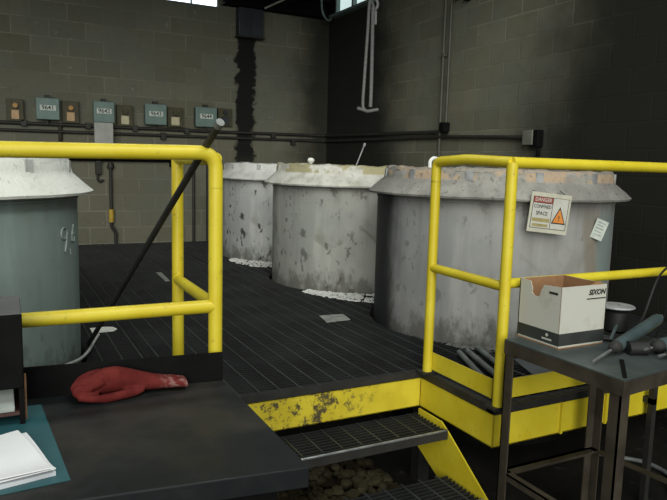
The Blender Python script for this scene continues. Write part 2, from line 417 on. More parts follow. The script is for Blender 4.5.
M['lip_brown']=crust_mat('brown_crowned_dross',(.24,.235,.215),(.33,.32,.29),(.12,.115,.10),.55,(.42,.32,.225))
M['cr_mixed']=crust_mat('mixed_dross',(.60,.60,.55),(.44,.43,.37),(.24,.23,.18),.57,(.37,.34,.20))
M['cr_pale']=crust_mat('pale_dross',(.64,.65,.62),(.50,.51,.48),(.33,.33,.31),.6)
M['lug']=simple('grey_lug_steel',(.30,.31,.31),.6,.2,.3,15)
M['lug_pale']=simple('dross_coated_lug',(.42,.43,.41),.8,0,.25,20)
def make_tank(c,label,shell,crust,lip,seed,off=(0,0),lugs=10,wob=.006,lugmat='lug'):
    t=thing('dip_tank',label,'tank',(c.x,c.y,-P))
    cc=(c.x,c.y)
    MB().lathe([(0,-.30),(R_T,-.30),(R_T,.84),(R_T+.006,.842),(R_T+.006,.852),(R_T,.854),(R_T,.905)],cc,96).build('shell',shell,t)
    MB().lathe([(0,-P+.001),(R_T-.12,-P+.001),(R_T-.12,-.3005),(0,-.3005)],cc,48).build('shade_base',M['black'],t)  # added black base, keeps the space under the platform dark
    oc=(c.x+off[0],c.y+off[1])
    def fn(v,r,z,q):
        d=mnoise.noise(Vector((v.x*7,v.y*7,z*7+seed)))*wob+mnoise.noise(Vector((v.x*22,v.y*22,z*22+seed)))*wob*.6
        dr=Vector((math.cos(q),math.sin(q),0))
        return v+dr*d+Vector((0,0,d*.6))
    MB().lathe([(R_T+.002,.872),(.862,.868),(.868,.880),(.832,.912),(.80,.942),(.768,.968),(.762,.985),(.758,1.02),(.745,1.036),(.70,1.03)],oc,160,fn=fn).build('collar',lip,t)
    def fn2(v,r,z,q):
        e=mnoise.noise(Vector((v.x*5,v.y*5,seed)))*.016+mnoise.noise(Vector((v.x*16,v.y*16,seed)))*.012+mnoise.noise(Vector((v.x*40,v.y*40,seed)))*.006
        return v+Vector((0,0,e*(1 if r>.02 else 0)))
    MB().lathe([(.757,1.018),(.752,1.040),(.72,1.046),(.68,1.036),(.6,1.02),(.45,1.012),(.3,1.01),(.12,1.01),(.0,1.01)],oc,160,fn=fn2).build('crust',crust,t)
    for k in range(lugs):
        q=2*PI*(k+.37*(seed%1+.5))/lugs
        m=MB(); dr=Vector((math.cos(q),math.sin(q),0)); ta=Vector((-dr.y,dr.x,0)); o=Vector((oc[0],oc[1],0))
        vs=[]
        for rr in (.752,.768):
            for s_ in (-.022,.022):
                for z in (.972,1.03): vs.append(o+dr*rr+ta*s_+Vector((0,0,z)))
        m.add(vs,[(0,1,3,2),(4,6,7,5),(0,2,6,4),(1,5,7,3),(0,4,5,1),(2,3,7,6)])
        m.build('lug',M[lugmat],t)
    return t
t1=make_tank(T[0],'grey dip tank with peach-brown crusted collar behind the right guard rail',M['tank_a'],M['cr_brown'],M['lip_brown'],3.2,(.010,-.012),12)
t2=make_tank(T[1],'blotched grey dip tank with white and yellow crust, middle of the three in a row',M['tank_b'],M['cr_mixed'],M['cr_mixed'],9.7,lugs=0,wob=.009)
t3=make_tank(T[2],'pale grey dip tank farthest back, nearest the tar streak',M['tank_c'],M['cr_pale'],M['cr_pale'],15.4,lugs=12,lugmat='lug_pale')
t4=make_tank(T[3],'green-grey dip tank with clean white crusted collar behind the left guard rail',M['tank_d'],M['cr_white'],M['cr_white'],21.9,lugs=12,wob=.004,lugmat='lug_pale')
for (t,p0,p1) in ((t2,(2.82,5.06,1.0),(2.905,5.04,1.228)),):
    MB().tube([p0,p1],.006,8).tube([Vector(p1)-Vector((.004,0,.012)),Vector(p1)+Vector((.006,0,.014))],.012,8).build('probe_rod',M['lug'],t)
MB().tube([(2.375,5.02,1.02),(2.375,5.02,1.07)],.012,8).lathe([(0,1.055),(.022,1.06),(.032,1.078),(.022,1.097),(0,1.102)],(2.375,5.02),12).build('knob',M['cr_white'],t2)
MB().tube(spline([(2.375,3.30,1.02),(2.372,3.30,1.075),(2.39,3.30,1.098),(2.415,3.30,1.10),(2.44,3.30,1.09)],6),.011,8).build('lifting_hook',M['white'],t1)
# chalk marks on the green-grey tank
M['chalk']=simple('chalk',(.26,.31,.285),.9,0,.25,60)
m=MB()
def on_shell(c,u,z,r=R_T+.0035):
    # u = arc metres from the direction facing the camera side tangent
    q=-PI/2+u/R_T; return (c.x+r*math.cos(q),c.y+r*math.sin(q),z)
def stroke(c,pts,r=.0042): m.tube([on_shell(c,u,z) for u,z in pts],r,6)
u0=.86
stroke(T[3],[(u0-.02+.032*math.cos(k/10*2*PI),.688+.028*math.sin(k/10*2*PI)) for k in range(11)])
stroke(T[3],[(u0+.012,.69),(u0+.0,.64),(u0-.015,.60)])
stroke(T[3],[(u0+.10,.72),(u0+.075,.675),(u0+.072,.645),(u0+.1,.635),(u0+.115,.66),(u0+.095,.68)])
stroke(T[3],[(u0+.04,.61),(u0+.05,.58)])
m.build('chalk_mark',M['chalk'],t4)

# dross spilt at the feet of the tanks (uncountable crumbs)
def dross(name,c,a0,a1,r0,r1,n,mat,label,smax=.020):
    m=MB()
    for k in range(n):
        a=random.uniform(a0,a1); mid=1-abs(2*(a-a0)/(a1-a0)-1)
        r=r0+(r1-r0)*random.random()*(.25+.75*mid)
        px_,py_=c.x+r*math.cos(a),c.y+r*math.sin(a)
        s=random.uniform(.004,smax); n_=6; h=random.uniform(.003,.014); ph=random.random()*6; st_=random.uniform(.35,.8)
        b=[]; 
        for j in range(n_):
            q=ph+2*PI*j/n_; e=random.uniform(.7,1.2)*s
            dx,dy=e*math.cos(q),e*math.sin(q)*st_
            b.append((px_+dx,py_+dy,.0012))
        tp=[(px_+(x-px_)*.6,py_+(y-py_)*.6,h) for (x,y,_) in b]
        m.add(b+tp,[tuple(range(n_,2*n_))]+[(j,(j+1)%n_,(j+1)%n_+n_,j+n_) for j in range(n_)]+[tuple(range(n_))[::-1]],0,False)
    o=m.build(name,mat,None,(c.x+(r0+r1)/2*math.cos((a0+a1)/2),c.y+(r0+r1)/2*math.sin((a0+a1)/2),0))
    tag(o,label,'dross',None,'stuff')
dross('dross_crumbs',T[1],math.radians(212),math.radians(292),R_T+.03,R_T+.42,1000,M['cr_pale'],'white dross crumbs spilt on the grating at the foot of the middle tank')
dross('dross_crumbs',T[2],math.radians(200),math.radians(262),R_T+.03,R_T+.40,700,M['cr_pale'],'white dross crumbs spilt at the foot of the farthest tank')
dross('dross_crumbs',T[0],math.radians(215),math.radians(285),R_T+.02,R_T+.2,350,M['cr_dark'] if 'cr_dark' in M else simple('dark_dross',(.13,.13,.12),.9,0,.4,20),'dark grey crumbs at the foot of the tank behind the right guard rail',.035)
M['scrap']=simple('dull_grey_plate',(.30,.31,.28),.7,.1,.3,14)
def flat(name,label,cat,poly,h,mat,z=.0012):
    c=Vector((sum(p[0] for p in poly)/len(poly),sum(p[1] for p in poly)/len(poly),z))
    return tag(MB().prism(poly,'z',z,z+h).build(name,mat,None,c,bevel=.001),label,cat)
flat('metal_plate','small grey metal plate lying on the grating before the middle tank','plate',[(1.915,3.75),(2.10,3.76),(2.13,3.92),(1.95,3.935)],.006,M['scrap'])
flat('metal_offcut','thin pale metal offcut on the grating seen past the left guard rail posts','offcut',[(1.27,5.60),(1.31,5.60),(1.34,6.05),(1.29,6.06)],.006,M['scrap'])
flat('paper_scrap','scrap of white sheet on the grating beside the green-grey tank','scrap',[(.475,4.02),(.60,4.02),(.625,4.06),(.61,4.11),(.57,4.13),(.475,4.13)],.008,M['cr_white'],.0012)

# rubble heaped on the floor under the steps (uncountable lumps)
rb_=NT('ochre_rubble'); ra=rb_.noise(5,4,.6)
M['rubble']=rb_.out(rb_.mix(rb_.sstep(ra,.40,.60),(.020,.016,.008),(.07,.060,.034)),.9,0,.1)
m=MB()
for k in range(420):
    x_=random.uniform(.95,1.82); y_=random.uniform(2.50,3.15); s_=random.uniform(.012,.04); zc=-P+s_*.35+.06*random.random()*max(0,1-abs(x_-1.4)/.6)
    vs=[]; n_=7
    for (rr,hh) in ((.75,-.5),(1,.0),(.7,.55)):
        for j_ in range(n_):
            q=2*PI*j_/n_; e=rr*random.uniform(.75,1.2)*s_
            vs.append((x_+e*math.cos(q),y_+e*math.sin(q),max(-P+.001,zc+hh*s_*random.uniform(.7,1.1))))
    m.add(vs,[(a_*n_+j_,a_*n_+(j_+1)%n_,(a_+1)*n_+(j_+1)%n_,(a_+1)*n_+j_) for a_ in range(2) for j_ in range(n_)]+[tuple(range(2*n_,3*n_)),tuple(range(n_))[::-1]])
tag(m.build('rubble',M['rubble'],None,(1.4,2.8,-P)),'heap of ochre and pale rubble on the floor beneath the upper step','rubble',None,'stuff')

# ------------------------------------------------------------------ back wall equipment
M['boxgreen']=simple('green_grey_enamel',(.135,.205,.185),.5,.1,.12,10)
M['plate']=simple('number_plate_white',(.55,.60,.55),.6,0,.1,20)
M['ink']=simple('black_ink',(.015,.015,.015),.7,0,.1,20)
ROTX=Euler((PI/2,0,0)).to_matrix().to_4x4()       # text standing, facing -Y
nums=['9641','9642','9643','9644']
bx=[(.429,.681,1.483,1.732),(1.056,1.297,1.483,1.732),(1.659,1.925,1.488,1.742),(2.295,2.575,1.493,1.744)]
for (x0,x1,z0,z1),s in zip(bx,nums):
    b=thing('switch_box','grey-green electrical switch box on the back wall marked '+s,'switch box',((x0+x1)/2,YB,z0),'numbered switch boxes')
    cv=MB().box((x0,YB-.13,z0),(x1,YB-.06,z1)).build('cover',M['boxgreen'],b,bevel=.008)
    MB().box((x0+.008,YB-.06,z0+.008),(x1-.008,YB-.001,z1-.008)).build('body',M['pipe'],b)
    xm=(x0+x1)/2
    ORG[cv]=ORG[b]; pl=MB().box((xm-.085,YB-.134,z0+.105),(xm+.085,YB-.1295,z0+.165)).build('number_plate',M['plate'],b)
    text('lettering',s,.068,M['ink'],pl,(xm,YB-.1345,z0+.135),ROTX,thick=.0008)
    MB().box((xm-.03,YB-.10,z1),(xm+.03,YB-.05,z1+.035)).build('latch',M['pipe'],b)
    MB().tube([(xm,YB-.05,z0-.05),(xm,YB-.05,z0)],.016,8).build('hub',M['pipe'],b)
M['amber']=simple('amber_plastic',(.42,.22,.05),.5,0,.2,20); M['tan']=simple('tan_label',(.48,.32,.17),.6,0,.15,20); M['cream']=simple('cream_label',(.50,.46,.30),.6,0,.15,20)
M['olive']=simple('olive_dark_box',(.055,.05,.022),.6,.1,.25,15)
obx=[(.157,.274,1.462,1.69,'tan','amber','amber-topped push button station at the far left, left of box 9641'),
     (.745,.869,1.470,1.705,'tan','amber','push button station with amber cap and tan plate between boxes 9641 and 9642'),
     (1.365,1.495,1.465,1.70,'cream','olive','push button station with cream plate between boxes 9642 and 9643'),
     (1.978,2.118,1.485,1.71,'cream','olive','push button station with cream plate between boxes 9643 and 9644'),
     (2.64,2.77,1.53,1.74,'duct','duct','dull grey push button station right of box 9644')]
for (x0,x1,z0,z1,a,c_,lab) in obx:
    b=thing('button_station',lab,'push button',((x0+x1)/2,YB,z0),'push button stations')
    MB().box((x0-.03,YB-.06,z0-.01),(x1+.03,YB-.001,z1+.01)).build('back_box',M['olive'],b,bevel=.004)
    MB().box((x0+.018,YB-.075,z0+.012),(x1-.018,YB-.06,z0+.115)).build('face_plate',M[a],b,bevel=.003)
    xm=(x0+x1)/2
    MB().tube([(xm,YB-.06,z0+.165),(xm,YB-.10,z0+.165)],.028,14).build('button',M[c_],b)
M['palegrey']=simple('pale_grey_enamel',(.36,.37,.34),.6,0,.12,8)
tag(MB().box((1.062,YB-.125,1.08),(1.279,YB-.062,1.482)).build('cable_trunking',M['palegrey'],None,(1.17,YB,1.08),bevel=.006),'pale grey cable trunking below box 9642','trunking')
def conduit(name,lab,pts,r,mat,clamps=(),cat='pipe'):
    p0=Vector(pts[0]); t=thing(name,lab,cat,p0)
    MB().tube(fillet(pts,.06,6) if len(pts)>2 else pts,r,12).build('pipe',mat,t)
    for (a,b) in clamps: MB().box(a,b).build('clamp',mat,t,bevel=.003)
    return t
yb=YB-.035; xr=XR-.035
conduit('conduit','upper dark conduit running under the switch boxes and round the corner',[(-2.2,yb,1.425),(2.8,yb,1.445),(xr,yb,1.462),(xr,5.75,1.425)],.020,M['pipe'],
    [((q-.03,YB-.06,1.40),(q+.03,YB-.001,1.475)) for q in (.30,1.0,1.55,2.2,3.4)])
conduit('conduit','lower dark conduit along both walls ending at the small junction box',[(-2.2,yb,1.330),(2.8,yb,1.372),(xr,yb,1.385),(xr,5.6,1.372),(xr,4.42,1.335)],.018,M['pipe'],
    [((q-.03,YB-.06,1.31),(q+.03,YB-.001,1.40)) for q in (-.3,1.9,3.7)])
conduit('conduit','short vertical conduit strut between the two conduits right of box 9641',[(.69,YB-.0235,1.10),(.69,YB-.0235,1.42)],.022,M['brownsteel'])
conduit('header_pipe','thick dark header pipe on the back wall just below the left top rail',[(-2.2,YB-.06,1.03),(2.62,YB-.06,1.075)],.040,M['black'],
    [((q-.02,YB-.11,.97),(q+.02,YB-.001,1.11)) for q in (-.8,.6,2.0)])
dr=thing('drop_pipe','dark drop pipe with yellow sleeve on the back wall beside the green-grey tank','pipe',(1.252,yb,.0))
MB().tube(fillet([(1.252,yb,1.02),(1.252,yb,.22),(1.30,yb,.14),(1.30,yb,.0)],.03,5),.020,10).build('pipe',M['pipe'],dr)
plabel(MB().tube([(1.252,yb,.27),(1.252,yb,.43)],.032,12).build('sleeve',M['amber2'] if 'amber2' in M else simple('ochre_sleeve',(.42,.28,.03),.6,0,.2,14),dr),'ochre yellow sleeve')
MB().lathe([(0,.93),(.035,.93),(.045,.96),(.03,1.0),(0,1.0)],(1.252,yb),12).build('fitting',M['pipe'],dr)
hb_=thing('pipe_hanger','black bracket hanging under the header pipe left of the drop pipe','bracket',(1.108,yb,.76))
MB().box((1.075,YB-.07,.86),(1.14,YB-.001,1.03)).build('plate',M['pipe'],hb_,bevel=.004)
MB().tube(spline([(1.10,yb,.86),(1.10,yb,.80),(1.13,yb,.77),(1.16,yb,.80)],5),.014,8).build('hook',M['pipe'],hb_)
conduit('drop_pipe','dark vertical drop pipe between the left guard rail posts',[(2.485,yb,.0),(2.485,yb,1.04)],.026,M['pipe'])
conduit('drop_pipe','thin dark drop pipe beside the back post of the left guard rail',[(2.29,yb,.0),(2.29,yb,1.04)],.018,M['pipe'])
# right wall
M['wallpipe']=simple('grey_painted_conduit',(.075,.074,.062),.6,0,.2,6)
conduit('riser_conduit','tall dark conduit on the right wall dropping past the brown-collared tank',[(xr,5.70,-.0),(xr,5.70,TOP-.02)],.013,M['wallpipe'],[((XR-.05,5.67,2.2),(XR-.001,5.73,2.24))])
vt=thing('air_line','dark air line with offset elbow high on the right wall','pipe',(xr,5.6,1.43))
MB().tube(fillet([(xr,5.35,TOP-.02),(xr,5.35,2.78),(xr,5.60,2.74),(xr,5.60,1.40)],.04,5),.012,10).build('pipe',M['wallpipe'],vt)
MB().tube([(xr,5.35,2.98),(xr,5.35,2.70)],.036,10).build('fitting',M['black'],vt)
MB().box((XR-.09,5.56,1.42),(XR-.01,5.65,1.52)).build('valve',M['black'],vt,bevel=.01)
MB().tube([(XR-.08,5.60,1.42),(XR-.10,5.48,1.40)],.012,8).build('valve_handle',M['black'],vt)
M['jbgrey']=simple('dull_grey_box',(.13,.13,.11),.7,0,.15,12)
jb=thing('junction_box','small grey junction box on the right wall above the brown-collared tank','junction box',(XR,4.35,1.25))
MB().box((XR-.08,4.30,1.265),(XR-.001,4.42,1.395)).build('body',M['jbgrey'],jb,bevel=.006)
MB().box((XR-.07,4.24,1.245),(XR-.001,4.2995,1.395)).build('side_cover',M['black'],jb,bevel=.006)
MB().tube([(xr,4.26,.9),(xr,4.26,1.23)],.018,8).build('outlet_pipe',M['black'],jb)

# ------------------------------------------------------------------ hoist hook and sling
M['sling']=simple('pale_grey_rope',(.17,.17,.165),.8,0,.2,40)
hk=thing('hoist_hook','grey hoist hook on a rod hanging from the roof in front of the dark corner','hook',(3.50,6.0,2.6))
MB().tube([(3.515,6.0,TOP),(3.515,6.0,2.76)],.012,8).build('hanger_rod',M['lug'],hk)
MB().tube(spline([(3.515,6.0,2.77),(3.55,6.0,2.745),(3.565,6.0,2.70),(3.545,6.0,2.66),(3.51,6.0,2.65),(3.492,6.0,2.67)],6),[.014]*31,10).build('hook',M['lug'],hk)
MB().box((3.51,5.99,2.50),(3.555,6.01,2.64)).build('latch_plate',M['lug'],hk,bevel=.004)
sl=thing('lifting_sling','long pale sling hanging double from the hook with a small toggle bar','sling',(3.46,6.0,1.62))
MB().tube(spline([(3.515,6.0,2.676),(3.46,5.985,2.72),(3.445,5.985,2.4),(3.425,5.985,1.95),(3.415,5.985,1.70),(3.43,5.985,1.635),(3.47,5.985,1.615)],6),.016,10).build('sling_leg',M['sling'],sl)
MB().tube(spline([(3.515,6.0,2.676),(3.50,5.985,2.62),(3.505,5.985,2.3),(3.51,5.985,1.85),(3.508,5.985,1.66)],6),.019,10).build('sling_leg',M['sling'],sl)
MB().tube([(3.355,5.985,1.640),(3.47,5.985,1.612),(3.60,5.985,1.640)],.017,10).build('toggle_bar',M['sling'],sl)

# ------------------------------------------------------------------ pole on the left rail
M['tip']=simple('dull_bright_metal',(.16,.17,.16),.45,.3,.2,20)
pl=thing('steel_lance','long dark pole leaning across the left guard rail','pole',(.43,3.74,0))
A=Vector((.425,3.745,.016)); B=Vector((.632,2.13,1.108)); d=(B-A).normalized(); E_=B+d*.085
MB().tube([A,E_],.0125,12).build('shaft',M['darksteel'],pl)
plabel(MB().tube([E_-d*.005,E_+d*.02],.0145,12).build('tip_fitting',M['tip'],pl),'bright metal tip')
M['hose']=simple('pale_hose',(.45,.46,.44),.5,0,.2,20)
tag(MB().tube(spline([(.24,3.0,.13),(.33,3.28,.07),(.40,3.55,.03),(.45,3.76,.015),(.50,3.93,.015)],8),.008,10).build('air_hose',M['hose'],None,(.36,3.6,0)),'pale hose lying on the grating at the foot of the green-grey tank','hose')
# loose rods behind the toe board
M['rodgrey']=simple('grey_round_bar',(.17,.19,.18),.5,.3,.3,12)
for k,(a,b,lab) in enumerate((((2.27,2.80),(2.10,2.40),'grey steel bar behind the right toe board, leftmost of three'),((2.33,2.80),(2.18,2.38),'grey steel bar behind the right toe board, middle of three'),((2.43,2.84),(2.28,2.42),'grey steel bar behind the right toe board, rightmost of three'))):
    tag(MB().tube([(a[0],a[1],.0185),(b[0],b[1],.0185)],.016,12).build('steel_bar',M['rodgrey'],None,((a[0]+b[0])/2,(a[1]+b[1])/2,.002)),lab,'bar','loose steel bars')
flat('steel_sheet','blue-grey steel sheet lying on the grating behind the right toe board','sheet',[(2.34,2.22),(2.70,2.22),(2.78,2.52),(2.50,2.62)],.006,simple('blue_grey_sheet',(.09,.105,.115),.45,.4,.25,8))

# ------------------------------------------------------------------ danger sign + paper tag on the brown-collared tank
cs=Vector((2.762,2.70,.810)); nrm=Vector((cs.x-T[0].x,cs.y-T[0].y,0)).normalized()
sg=thing('danger_sign','cream danger sign with red header and orange warning triangle on the brown-collared tank','sign',tuple(cs),rot=(0,0,math.atan2(nrm.y,nrm.x)+PI/2))
# local frame: x right, y into the tank, z up ; tilt about y
TL=Matrix.Rotation(math.radians(5.5),4,'Y')@Matrix.Diagonal((1.10,1,1.12,1))
M['cream_sign']=simple('cream_sign_board',(.47,.46,.37),.6,0,.1,20); M['red']=simple('sign_red',(.28,.045,.03),.6,0,.15,20); M['orange']=simple('sign_orange',(.62,.22,.03),.6,0,.1,20)
M['signwhite']=simple('sign_white',(.48,.48,.43),.6,0,.08,20)
M['mustard']=simple('faded_ochre_print',(.30,.25,.10),.7,0,.2,30)
def sbox(name,x0,x1,z0,z1,y,mat,par=sg,th=.0015):
    m=MB().box((x0,y-th,z0),(x1,y,z1)); m.v=[tuple(TL@Vector(v)) for v in m.v]; return m.build(name,mat,par)
bd=sbox('board',-.108,.108,-.105,.095,-.028,M['cream_sign'],th=.004)
sbox('frame_line',-.096,.098,-.085,.074,-.032,M['ink'],bd,.0006)
sbox('header_panel',-.093,.010,.044,.072,-.0327,M['red'],bd,.0008)
sbox('message_panel',-.093,.010,-.082,.041,-.0327,M['signwhite'],bd,.0008)
sbox('symbol_panel',.013,.095,-.082,.072,-.0327,M['signwhite'],bd,.0008)
def strip(z0,z1,x0=-.09,x1=.006,mat='mustard'): sbox('print_band',x0,x1,z0,z1,-.0336,M[mat],bd,.0004)
strip(-.052,-.034); strip(-.076,-.062,-.085,.0)
def stri(sc,y,mat):
    m=MB().prism([(.054-.036*sc,-.052+.004*(1-sc)*8),(.054+.036*sc,-.052+.004*(1-sc)*8),(.054,-.052+.080*sc+.004*(1-sc)*4)],'y',y-.0005,y); m.v=[tuple(TL@Vector(v)) for v in m.v]; m.build('warning_triangle',mat,bd)
stri(1.08,-.0336,M['ink']); stri(.88,-.0343,M['orange'])
def stext(s,size,x,z,mat,y=-.0340,sx=1): 
    text('lettering',s,size,mat,bd,TL@Vector((x,y,z)),TL@ROTX,extr=.0003,sx=sx,thick=.0004)
stext('DANGER',.026,-.0415,.058,M['signwhite'],sx=.85)
stext('CONFINED',.024,-.0415,.024,M['ink'],sx=.78)
stext('SPACE',.026,-.0415,-.010,M['ink'],sx=.85)
stext('!',.040,.054,-.028,M['ink'],-.0349)
MB().tube([TL@Vector((-.08,-.03,.09)),Vector((-.08,.02,.12))],.0025,6).tube([TL@Vector((.08,-.03,.09)),Vector((.08,.02,.12))],.0025,6).build('wire_tie',M['darksteel'],sg)
ct=Vector((3.19,2.718,.70)); nt=Vector((ct.x-T[0].x,ct.y-T[0].y,0)).normalized(); ct=Vector((T[0].x,T[0].y,.70))+nt*(R_T+.027)
tg=thing('paper_tag','small pale tag with printed lines stuck on the right flank of the brown-collared tank','tag',tuple(ct),rot=(0,0,math.atan2(nt.y,nt.x)+PI/2-math.radians(30)))
TG=Matrix.Rotation(math.radians(20),4,'Y')
def tbox(name,x0,x1,z0,z1,y,mat,th=.001):
    m=MB().box((x0,y-th,z0),(x1,y,z1)); m.v=[tuple(TG@Vector(v)) for v in m.v]; return m.build(name,mat,tg)
tbox('sheet',-.040,.040,-.06,.06,0,simple('tag_paper',(.50,.55,.50),.7,0,.12,30))
for k,z in enumerate((.042,.025,.006,-.014,-.034)): tbox('print_line',-.026,.024-.008*(k%2),z-.003,z+.003,-.0011,M['lug'],.0004)

# ------------------------------------------------------------------ left bench
ZB=.286
bt=NT('black_bench_top'); a=bt.noise(2.6,5,.6); b2=bt.noise(11,5,.65)
bc=bt.mix(bt.sstep(a,.42,.70),(.010,.012,.013),(.034,.031,.026)); bc=bt.mix(bt.math('MULTIPLY',bt.sstep(b2,.55,.72),.5),bc,(.020,.024,.026))
M['bench']=bt.out(bc,bt.sstep(b2,.3,.7,.42,.62),.0,.22)
bn=thing('steel_bench','black steel bench with worn top and low back upstand in the left foreground','bench',(-.3,1.8,-P))
MB().prism([(-1.25,2.30),(.679,2.108),(.672,1.387),(.129,1.457),(-1.25,1.62)],'z',ZB-.055,ZB).build('worktop',M['bench'],bn,bevel=.004)
MB().prism([(-1.22,2.06),(.62,2.06),(.62,1.47),(.129,1.53),(-1.22,1.68)],'z',-P,ZB-.055).build('cabinet',M['black'],bn)
ub=MB(); ub.add([(x_,y_+o_,z_) for o_ in (.001,.008) for (x_,y_,z_) in ((-1.25,2.30,ZB-.01),(.676,2.1083,ZB-.01),(.676,2.1083,.385),(-1.25,2.30,.392))],[(0,1,2,3),(7,6,5,4),(0,4,5,1),(1,5,6,2),(2,6,7,3),(3,7,4,0)])
ub.build('back_upstand',M['black'],bn)
# teal mat
M['teal']=simple('teal_plastic',(.022,.095,.110),.5,0,.15,5)
tag(MB().prism([(-.45,2.12),(.096,2.10),(.129,1.557),(-.42,1.515)],'z',ZB+.0004,ZB+.0020).build('desk_mat',M['teal'],None,(-.15,1.8,ZB)),'teal plastic mat at the left end of the black bench','mat')
# papers
M['paper']=simple('white_paper',(.86,.87,.88),.7,0,.03,6); M['paper_edge']=simple('grey_paper',(.55,.57,.60),.7,0,.1,6)
def sheet(name,lab,cs4,z,th,mat,curl=0,group=None):
    a,b,c,d=[Vector((*p,0)) for p in cs4]; N=12; vt=[];vb=[]
    for i in range(N+1):
        for j in range(N+1):
            u,v=i/N,j/N; p=a*(1-u)*(1-v)+b*u*(1-v)+c*u*v+d*(1-u)*v
            h=z+curl*(max(0,u-.72)**2*2.2*v+ .05*(math.sin(u*5)+1)*v)
            vb.append((p.x,p.y,h)); vt.append((p.x,p.y,h+th))
    n=(N+1)**2; fs=[]
    for i in range(N):
        for j in range(N):
            q=i*(N+1)+j; fs+=[(q+n,q+N+1+n,q+N+2+n,q+1+n),(q,q+1,q+N+2,q+N+1)]
    for i in range(N):
        q=i*(N+1); fs+=[(q,q+N+1,q+N+1+n,q+n),(q+N,q+N+n,q+2*N+1+n,q+2*N+1)]
        fs+=[(i,i+n,i+1+n,i+1),(N*(N+1)+i,N*(N+1)+i+1,N*(N+1)+i+1+n,N*(N+1)+i+n)]
    m=MB().add(vt[:0]+vb+vt,fs,0,False)
    return tag(m.build(name,mat,None,(sum(p[0] for p in cs4)/4,sum(p[1] for p in cs4)/4,z)),lab,'paper',group)
z0=ZB+.0023
sheet('paper_pad','grey-edged pad of paper under the white sheets on the teal mat',[(-.235,1.74),(-.16,1.545),(.100,1.592),(.028,1.825)],z0,.010,M['paper_edge'])
sheet('paper_sheet','white sheet between the top sheet and the pad on the teal mat',[(-.24,1.76),(-.155,1.56),(.100,1.585),(.046,1.850)],z0+.0104,.003,M['paper'],.05)
sheet('paper_sheet','topmost white sheet with a lifted corner, in the stack at the left edge',[(-.25,1.75),(-.16,1.57),(.094,1.575),(.026,1.858)],z0+.0168,.003,M['paper'],.06)
# black organizer
og=thing('desk_organizer','black box-like desk organizer at the left end of the black bench','organizer',(-.2,2.0,ZB+.003))
ZO=ZB+.0035
MB().prism([(1.95,.395),(1.95,.605),(2.145,.616),(2.145,.395)],'x',-.50,.048).build('body',M['black'],og,bevel=.004)
MB().box((.034,1.955,ZO),(.048,2.09,.395)).box((-.5,2.07,ZO),(.034,2.09,.395)).box((-.5,1.955,ZO),(-.486,2.07,.395)).build('side_panel',M['black'],og)
MB().prism([(1.952,.607),(2.145,.618),(2.145,.622),(1.952,.611)],'x',-.50,.046).build('top_cover',simple('grey_top',(.10,.10,.10),.5,0,.2,10),og)
MB().box((-.486,1.952,.318),(.034,2.07,.328)).build('shelf',simple('red_brown_shelf',(.055,.022,.016),.6,0,.2,10),og)
MB().box((.048,1.962,.30),(.0535,1.975,.43)).build('hinge_strip',simple('rusty_brass',(.16,.075,.03),.6,.2,.4,30),og)
tag(MB().prism([(1.953,.3285),(1.953,.340),(2.06,.392),(2.06,.3285)],'x',-.48,.022).build('paper_stack',simple('grey_paper_stack',(.30,.33,.31),.7,0,.15,12),None,(-.2,2.0,.3285),bevel=.002),'grey paper in the slot of the black organizer','paper')

# red glove: palm, cuff and curled fingers fused into one surface
M['red_leather']=None
rg=NT('red_glove_fabric'); gx_,gy_,gz_=rg.xyz(); na=rg.noise(14,5,.6); nb=rg.noise(40,4,.6)
rc=rg.mix(rg.sstep(na,.35,.7),(.085,.012,.011),(.135,.022,.019))
rc=rg.mix(rg.math('MULTIPLY',rg.sstep(nb,.45,.62),rg.sstep(gx_,.06,.13)),rc,(.22,.11,.10))
rg.bump(na,.4,.006); M['glove']=rg.out(rc,.9,0,.1)
gm=MB()
def ell(stations,n=20):
    vs=[]
    for (x,y,z,ry,rz) in stations:
        for j in range(n):
            q=2*PI*j/n; vs.append((x,y+ry*math.cos(q),z+rz*math.sin(q)))
    k=len(stations); fs=[(i*n+j,i*n+(j+1)%n,(i+1)*n+(j+1)%n,(i+1)*n+j) for i in range(k-1) for j in range(n)]
    fs+=[tuple(range(n))[::-1],tuple((k-1)*n+j for j in range(n))]
    gm.add(vs,fs,0,True)
zg=ZB
yg=2.098
ell([(.222,yg,zg+.038,.020,.018),(.245,yg,zg+.047,.030,.032),(.28,yg,zg+.052,.034,.043),(.32,yg,zg+.052,.035,.044),(.36,yg,zg+.046,.035,.038),(.40,yg,zg+.038,.034,.031),(.44,yg,zg+.031,.035,.025),(.48,yg-.002,zg+.026,.036,.021),(.51,yg-.004,zg+.023,.038,.019),(.54,yg-.008,zg+.019,.041,.016)])
for k in range(4):      # fingers curled over the left end
    yy=yg+.024-.017*k
    gm.tube(spline([(.275,yy,zg+.074-.004*k),(.228,yy-.002,zg+.064-.007*k),(.200-.007*(k%2),yy-.004,zg+.040),(.215,yy-.006,zg+.020),(.26,yy-.008,zg+.016)],5),[.0145]*8+[.0135]*7+[.0125]*6,10)
# thumb lying flat along the front edge, parted from the palm by a crease
gm.tube(spline([(.40,yg-.030,zg+.018),(.34,yg-.047,zg+.017),(.28,yg-.056,zg+.014),(.235,yg-.050,zg+.016),(.20,yg-.038,zg+.022)],5),[.006,.010,.013,.015,.0155,.0155]+[.0145]*6+[.012]*9,10)
go=gm.build('work_glove',M['glove'],None,(.37,yg,zg+.001))
tag(go,'red work glove lying at the back of the black bench','glove')
r=go.modifiers.new('fuse','REMESH'); r.mode='VOXEL'; r.voxel_size=.0035; r.use_smooth_shade=True
s_=go.modifiers.new('soften','SMOOTH'); s_.iterations=5; s_.factor=.5

